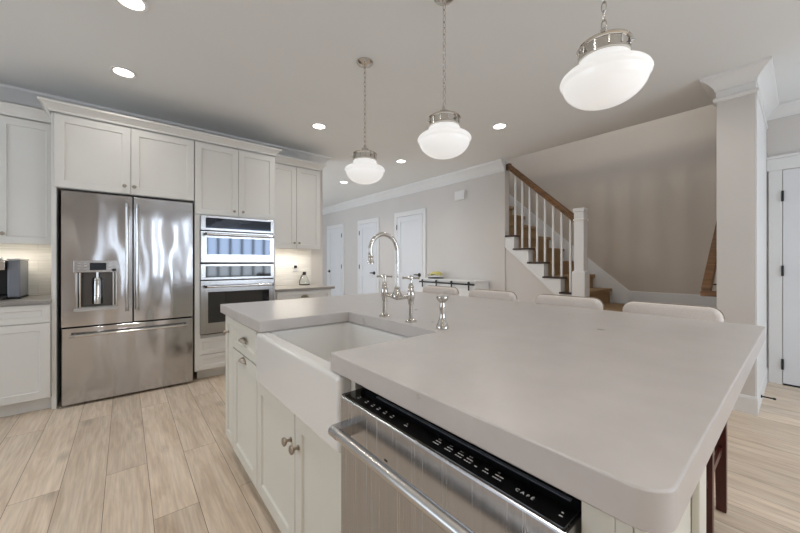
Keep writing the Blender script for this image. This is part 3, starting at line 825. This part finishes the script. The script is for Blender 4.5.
spots = [((.025, 2.484), 'recessed ceiling light cut by the top edge of the photo'), ((-.011, 3.447), 'recessed ceiling light above the fridge cabinet'),
         ((1.662, 3.424), 'recessed ceiling light above the right wall cabinet, left of the farthest pendant'), ((3.181, 3.821), 'recessed ceiling light between the farthest and middle pendants'),
         ((3.181, 5.504), 'farthest and smallest recessed ceiling light, close to the farthest pendant shade'), ((3.21, 2.142), 'recessed ceiling light right of the middle pendant')]
c0 = can()
for i, ((x, y), lb) in enumerate(spots):
    t = c0 if i == 0 else copy_tree(c0)
    t.location = (x, y, CEIL); t['label'] = lb
for x, y, e in [(.025, 2.484, 18), (-.011, 3.447, 7), (1.662, 3.424, 16), (3.181, 3.821, 26), (3.181, 5.504, 26), (3.21, 2.142, 30), (.025, .9, 22), (.025, -.8, 22),
                (1.6, -1.2, 24), (-1.5, -1.6, 22), (-1.6, -2.9, 42), (.3, -2.9, 26), (3.2, -.6, 7), (3.2, .6, 11), (1.6, 5.6, 20)]:  # south-west and south-wall spots are added fill, brightening what the fridge reflects
    d = bpy.data.lights.new('downlight_and_fill', 'SPOT'); d.energy = e; d.color = WARM; d.spot_size = radians(150); d.spot_blend = 1.0; d.shadow_soft_size = .06
    o = bpy.data.objects.new('downlight_and_fill', d); COL.objects.link(o); o.location = (x, y, CEIL - .02)

# ------------------------------------------------------------------ staircase
SX0, SX1 = 4.35, 5.398
RY, RZ = .222, .195
LZ = .605                     # landing height
NT = 12
t = thing('staircase', 'white staircase with carpet runner, wooden handrail and square newel post', 'staircase', (4.85, 1.75, 0))
ld = MB(); ld.box(3.90, 5.398, .462, 1.764, .001, .20); ld.box(4.15, 5.398, .462, 1.764, .2, .40); ld.box(4.40, 5.398, .462, 1.764, .40, .575)
ld.build('landing_base', 'trim', t)
lt = MB(); lt.box(3.88, 4.15, .464, 1.764, .2005, .225); lt.box(4.13, 4.40, .464, 1.764, .4005, .425); lt.build('landing_tread', 'darkwood', t)
rn = MB(); rn.box(4.38, 5.3, .52, 1.764, .576, .605); rn.build('landing_carpet', 'carpet', t, bevel=.008)
y0_ = 1.764
for k in range(NT):
    z = LZ + RZ * (k + 1); ya = y0_ + RY * k
    xr = SX0 + .004 if ya < 2.78 else 4.455
    MB().box(xr, SX1, ya, ya + .018, z - RZ, z - .026).build('riser', 'trim', t)
    ye = ya + RY + .016; xt = SX0 - .028 if ya < 2.76 else 4.455
    tr = MB()
    if xt < 4.4 and ye > 2.797: tr.prism([(xt, ya - .028), (SX1, ya - .028), (SX1, ye), (4.455, ye), (4.455, 2.797), (xt, 2.797)], z - .025, z)
    else: tr.box(xt, SX1, ya - .028, ye, z - .025, z)
    tr.build('tread', 'darkwood', t, bevel=.006)
rn = MB()
x0r, x1r = SX0 + .11, SX1 - .04
for k in range(NT):
    z = LZ + RZ * (k + 1); ya = y0_ + RY * k
    rn.box(x0r, x1r, ya - .010, ya - .001, z - RZ + .002, z - .026)
    rn.box(x0r, x1r, ya - .040, ya - .029, z - .032, z + .010)
    rn.box(x0r, x1r, ya - .029, ya + RY - .010, z + .001, z + .010)
rn.build('runner', 'carpet', t)
# open-side stringer, closed below by a slanted skirt moulding and painted wall
sg = []
for k in range(NT):
    z = LZ + RZ * (k + 1); ya = y0_ + RY * k
    sg += [(ya, z - RZ - (.026 if k else 0)), (ya, z - .026)]
yend = y0_ + RY * 5 - .02
sg = [(a, b) for a, b in sg if a <= 2.70]
sg += [(2.798, sg[-1][1])]
low = lambda y: LZ + .12 + (y - y0_) * .878 - .21
poly = [(1.764, LZ)] + sg[1:] + [(2.798, low(2.798)), (1.764, low(1.764))]
MB().extr([(SX0 - .012, a, b) for a, b in poly], (.022, 0, 0)).build('stringer', 'trim', t)
mo = MB(); mo.extr([(SX0 - .02, 1.70, low(1.70) + .016), (SX0 - .02, 2.798, low(2.798) + .016), (SX0 - .02, 2.798, low(2.798) - .016), (SX0 - .02, 1.70, low(1.70) - .016)], (.03, 0, 0)).build('skirt_moulding', 'trim', t)
under = MB().extr([(SX0, 1.766, .001), (SX0, 2.798, .001), (SX0, 2.798, low(2.798)), (SX0, 1.766, low(1.766))], (.1, 0, 0)).build('wall_under_stairs', 'wall', None)
struct(under)
wsk = [(1.50, .606), (1.50, .785), (1.53, .79), (4.4, .79 + 2.87 * .878), (4.4, .40 + 2.87 * .878), (1.80, .606)]
MB().extr([(SX1, a, b) for a, b in wsk], (-.014, 0, 0)).build('wall_skirt', 'trim', t)
# newel
nx, ny = 4.36, 1.748
nw = MB()
sq = lambda h, z: [(nx - h, ny - h, z), (nx + h, ny - h, z), (nx + h, ny + h, z), (nx - h, ny + h, z)]
nw.rings([sq(.076, .42), sq(.076, 1.055), sq(.072, 1.068), sq(.057, 1.080), sq(.057, 1.69), sq(.066, 1.70), sq(.066, 1.712), sq(.057, 1.722), sq(.057, 1.80), sq(.064, 1.81), sq(.067, 1.82), sq(.067, 1.842), sq(.058, 1.852)])
nw.build('newel_post', 'trim', t, bevel=.002)
# handrail
hr = lambda y: 1.712 + (y - 1.80) * .925
hp = [(-.03, -.034), (.03, -.034), (.03, -.018), (.022, -.008), (.033, .006), (.033, .022), (.018, .034), (-.018, .034), (-.033, .022), (-.033, .006), (-.022, -.008), (-.03, -.018)]
h = MB()
h.rings([[(SX0 + .03 + a, y, hr(y) + b * 1.5) for a, b in hp] for y in (1.80, 2.76)])
h.build('handrail', 'wood', t, bevel=.002)
e = MB(); e.box(SX0 + .004, SX0 + .056, 2.73, 2.799, hr(2.76) - .05, hr(2.76) + .04); e.build('rail_rosette', 'darkwood', t, bevel=.006)
for k in range(8):
    y = 1.90 - .02 + k * RY / 2
    kk = int((y - y0_ + .028) // RY); zt_ = LZ + RZ * (kk + 1)
    b_ = MB(); s_ = .0115
    b_.box(SX0 + .03 - s_, SX0 + .03 + s_, y - s_, y + s_, zt_ + .0005, hr(y) - .03)
    b_.build('baluster', 'trim', t, bevel=.002)

# second rail on the wall beside the landing steps
t = thing('wall_handrail', 'wooden wall handrail with black bracket beside the white column', 'handrail', (3.85, .53, .92))
y = .535
MB().extr([(3.86, y - .045, .905), (3.86, y + .022, .905), (3.86, y + .022, .97), (3.86, y - .045, .97)], (.84, 0, .66)).build('rail', 'wood', t, bevel=.008)
MB().box(3.835, 3.905, .448, y + .024, .89, .935).build('rail_return', 'wood', t, bevel=.008)
b_ = MB(); b_.tube([(4.0, .447, .99), (4.0, .50, .985), (4.0, y, 1.04)], .007, 8); b_.build('bracket', 'black', t)

# upstairs guard rail above the stairwell edge
t = thing('upstairs_balustrade', 'white upstairs balustrade along the stairwell edge', 'balustrade', (4.38, 1.6, CEIL + .1))
MB().box(4.33, 4.39, .45, 2.78, 3.66, 3.72).build('rail', 'wood', t)
for k in range(15):
    yy = .55 + k * .155
    MB().box(4.345, 4.375, yy - .015, yy + .015, CEIL + .101, 3.659).build('baluster', 'trim', t)

# ------------------------------------------------------------------ far room items
t = tag(MB(FX(DW_X - .0005)).rings([[(3.53, 2.225, 0), (3.735, 2.225, 0), (3.735, 2.375, 0), (3.53, 2.375, 0)], [(3.53, 2.225, .045), (3.735, 2.225, .045), (3.735, 2.375, .045), (3.53, 2.375, .045)], [(3.545, 2.24, .052), (3.72, 2.24, .052), (3.72, 2.36, .052), (3.545, 2.36, .052)]]).build('door_chime', 'trim'),
        'small white chime box high on the wall left of the staircase', 'chime')

t = thing('console_cabinet', 'low white console with a black barn-door rail against the hall wall', 'console', (4.15, 3.66, 0))
MB().box(3.985, 4.31, 3.07, 4.26, .03, .88).build('body', 'trim', t)
MB().box(3.965, 4.313, 3.055, 4.275, .8805, .905).build('top', 'trim', t, bevel=.003)
for x in (4.0, 4.28):
    for y in (3.1, 4.23): MB().box(x - .02, x + .02, y - .02, y + .02, .001, .029).build('foot', 'trim', t)
for y0, y1 in ((3.09, 3.65), (3.68, 4.24)):
    shaker(MB(FX(3.9845)), y0, y1, .06, .80, t=.016).build('sliding_door', 'trim', t)
rl = MB(); rl.box(3.945, 3.955, 3.06, 4.25, .838, .862); rl.build('rail', 'black', t)
for y in (3.16, 3.50, 3.83, 4.16):
    h = MB(); h.box(3.938, 3.9445, y - .013, y + .013, .76, .87); h.lathe([(.022, 0), (.022, .008)], (3.936, y, .872), axis='X', n=14); h.build('hanger', 'black', t)
t = tag(MB().lathe([(.01, 0), (.10, .002), (.135, .008), (.14, .016), (.135, .014), (.09, .008)], (4.14, 4.03, .9055), n=28).build('fruit_plate', 'black', smooth=True), 'shallow black plate under the bananas on the white console', 'plate')
B = None
for k in range(4):
    bt = thing('banana', 'yellow banana in the small bunch on the black plate', 'banana', (4.14, 4.03, .925), 'bananas on the console')
    P = []; Rr = []
    for i in range(11):
        s_ = -1 + 2 * i / 10
        P.append((4.08 + .038 * k, 4.03 - .11 * s_, .947 + .012 * (k % 2) + .042 * (1 - s_ * s_) + .006))
        Rr.append(.02 * (1 - abs(s_) ** 4 * .75))
    MB().tube(P, Rr, 10).build('fruit', 'banana', bt, smooth=True)
    e0, e1 = Vector(P[0]), Vector(P[0]) + Vector((0, .035, .022))
    MB().tube([e0, e1], [.006, .005], 8).build('stalk', 'bananatip', bt, smooth=True)

# coffee maker
t = thing('coffee_maker', 'black and grey pod coffee maker at the left edge on the counter', 'coffee maker', (-.82, 4.18, .8855))
MB().box(-.95, -.772, 3.98, 4.34, .8865, .91).build('drip_base', 'black', t, bevel=.006)
MB().box(-.945, -.776, 4.16, 4.335, .911, 1.14).build('body', 'black', t, bevel=.012)
MB().box(-.95, -.772, 4.0, 4.34, 1.141, 1.20).build('brew_head', 'black', t, bevel=.02)
MB().lathe([(.05, 0), (.058, .004), (.058, .02), (.045, .026)], (-.86, 4.10, 1.2), n=24).build('lid', 'chrome', t, smooth=True)
MB().box(-.82, -.774, 3.985, 3.998, 1.12, 1.19).build('handle', 'chrome', t, bevel=.004)
MB().box(-.769, -.70, 4.02, 4.33, .9, 1.195).build('water_tank', 'grey', t, bevel=.012)
MB().box(-.771, -.697, 4.015, 4.335, 1.1955, 1.212).build('tank_lid', 'lightgrey', t, bevel=.005)
MB().box(-.769, -.70, 4.03, 4.33, .8865, .8995).build('tank_base', 'black', t)

t.location.x += .045

# carafe and outlet on the right counter
t = thing('glass_carafe', 'small glass carafe with black collar and base on the right counter', 'carafe', (1.86, 4.27, .8765))
cx, cy, cz = 1.86, 4.27, .8768
MB().lathe([(.066, .007), (.068, .014), (.062, .05), (.042, .095), (.020, .135), (.016, .148), (.014, .148), (.018, .134), (.040, .093), (.059, .05), (.064, .016), (.059, .011)], (cx, cy, cz), n=32).build('flask', 'glass', t, smooth=True)
MB().lathe([(.067, 0), (.071, .003), (.071, .012), (.064, .0065)], (cx, cy, cz), n=32).build('base_ring', 'black', t, smooth=True)
MB().lathe([(.0182, .134), (.023, .136), (.022, .165), (.026, .174), (.020, .178), (.0172, .15)], (cx, cy, cz), n=24).build('collar', 'black', t, smooth=True)
MB().tube([(cx - .022, cy - .002, cz + .155), (cx - .05, cy - .004, cz + .105), (cx - .071, cy - .006, cz + .055), (cx - .069, cy - .004, cz + .016)], .005, 8).build('handle', 'black', t, smooth=True)
t = thing('wall_outlet', 'white wall outlet with a black plug above the right counter', 'outlet', (1.785, YB - .0095, 1.115))
slabfront(MB(FY(YB - .0095)), 1.75, 1.82, 1.06, 1.175, t=.005).build('cover_plate', 'trim', t)
MB().box(1.768, 1.802, YB - .045, YB - .0148, 1.105, 1.14).build('plug', 'black', t, bevel=.004)


# ------------------------------------------------------------------ bar stools
def stool():
    t = thing('bar_stool', '', 'bar stool', (2.0, .42, 0), 'cream bar stools behind the island')
    y0, y1 = .232, .635; ym = (y0 + y1) / 2
    # back: an upright cushion with rounded upper corners
    bk = MB(); r = .05
    def outl(i, x, zlo=.70): return [(x, y0 + i, zlo + i)] + [(x, y1 - i, zlo + i)] + [(x, y1 - r + (r - i) * cos(radians(a)), .965 - r + (r - i) * sin(radians(a))) for a in range(0, 91, 15)] + [(x, y0 + r - (r - i) * sin(radians(a)), .965 - r + (r - i) * cos(radians(a))) for a in range(0, 91, 15)]
    bk.rings([outl(.018, 2.115), outl(.006, 2.122), outl(0, 2.136), outl(0, 2.162), outl(.006, 2.176), outl(.018, 2.182)])
    b = bk.build('backrest', 'fabric', t, smooth=True, auto=50)
    pp = outl(-.001, 2.166)
    MB().tube([p for p in pp[1:]] , .0035, 6).build('piping', 'piping', b)
    st_ = MB(); R = []
    for i, z in ((.02, .60), (.004, .607), (0, .62), (0, .648), (.006, .662), (.03, .668)):
        R.append([(x, y, z) for x, y in rect_round(1.70 + i, 2.113 - i, y0 + i, y1 - i, .05)])
    st_.rings(R); st_.build('seat', 'fabric', t, smooth=True, auto=50)
    fr = MB()
    fr.box(1.73, 2.16, y0 + .02, y0 + .045, .545, .598); fr.box(1.73, 2.16, y1 - .045, y1 - .02, .545, .598)
    fr.box(1.745, 1.77, y0 + .045, y1 - .045, .545, .598); fr.box(2.135, 2.16, y0 + .045, y1 - .045, .545, .598)
    fr.build('seat_frame', 'mahogany', t, bevel=.003)
    for sx, sy in ((0, 0), (0, 1), (1, 0), (1, 1)):
        xa, xb = (1.785, 1.805) if sx == 0 else (2.145, 2.19)
        yy = (y0 + .010) if sy == 0 else (y1 - .010)
        l = MB(); a, c_ = .022, .018
        zt_ = .70 if sx else .597
        if sx:
            l.rings([[(xb - c_, yy - c_, .001), (xb + c_, yy - c_, .001), (xb + c_, yy + c_, .001), (xb - c_, yy + c_, .001)],
                     [(xa - a, yy - a, .56), (xa + a, yy - a, .56), (xa + a, yy + a, .56), (xa - a, yy + a, .56)],
                     [(xa - a + .005, yy - a, .72), (xa + a + .005, yy - a, .72), (xa + a + .005, yy + a, .72), (xa - a + .005, yy + a, .72)]])
        else:
            l.rings([[(xb - c_, yy - c_, .001), (xb + c_, yy - c_, .001), (xb + c_, yy + c_, .001), (xb - c_, yy + c_, .001)],
                     [(xa - a, yy - a, .597), (xa + a, yy - a, .597), (xa + a, yy + a, .597), (xa - a, yy + a, .597)]])
        l.build('leg', 'mahogany', t, bevel=.002)
    for b_ in ((1.77, 2.16, y0 + .004, y0 + .018, .285, .315), (1.77, 2.16, y1 - .018, y1 - .004, .285, .315), (2.155, 2.175, y0 + .05, y1 - .05, .35, .38)):
        MB().box(*b_).build('stretcher', 'mahogany', t, bevel=.002)
    s = MB(); s.box(1.785, 1.805, y0 + .04, y1 - .04, .20, .235); s.build('footrest', 'brass', t, bevel=.002)
    return t


s0 = stool()
for i, (y, lb) in enumerate(((.42, 'cream upholstered bar stool nearest the white column, closest of the four'), (.93, 'cream upholstered bar stool in front of the newel post, second closest'),
                             (1.49, 'cream upholstered bar stool left of the staircase, third from the column'), (2.03, 'cream upholstered bar stool in front of the console, farthest of the four'))):
    t = s0 if i == 0 else copy_tree(s0)
    t.location.y = y; t['label'] = lb
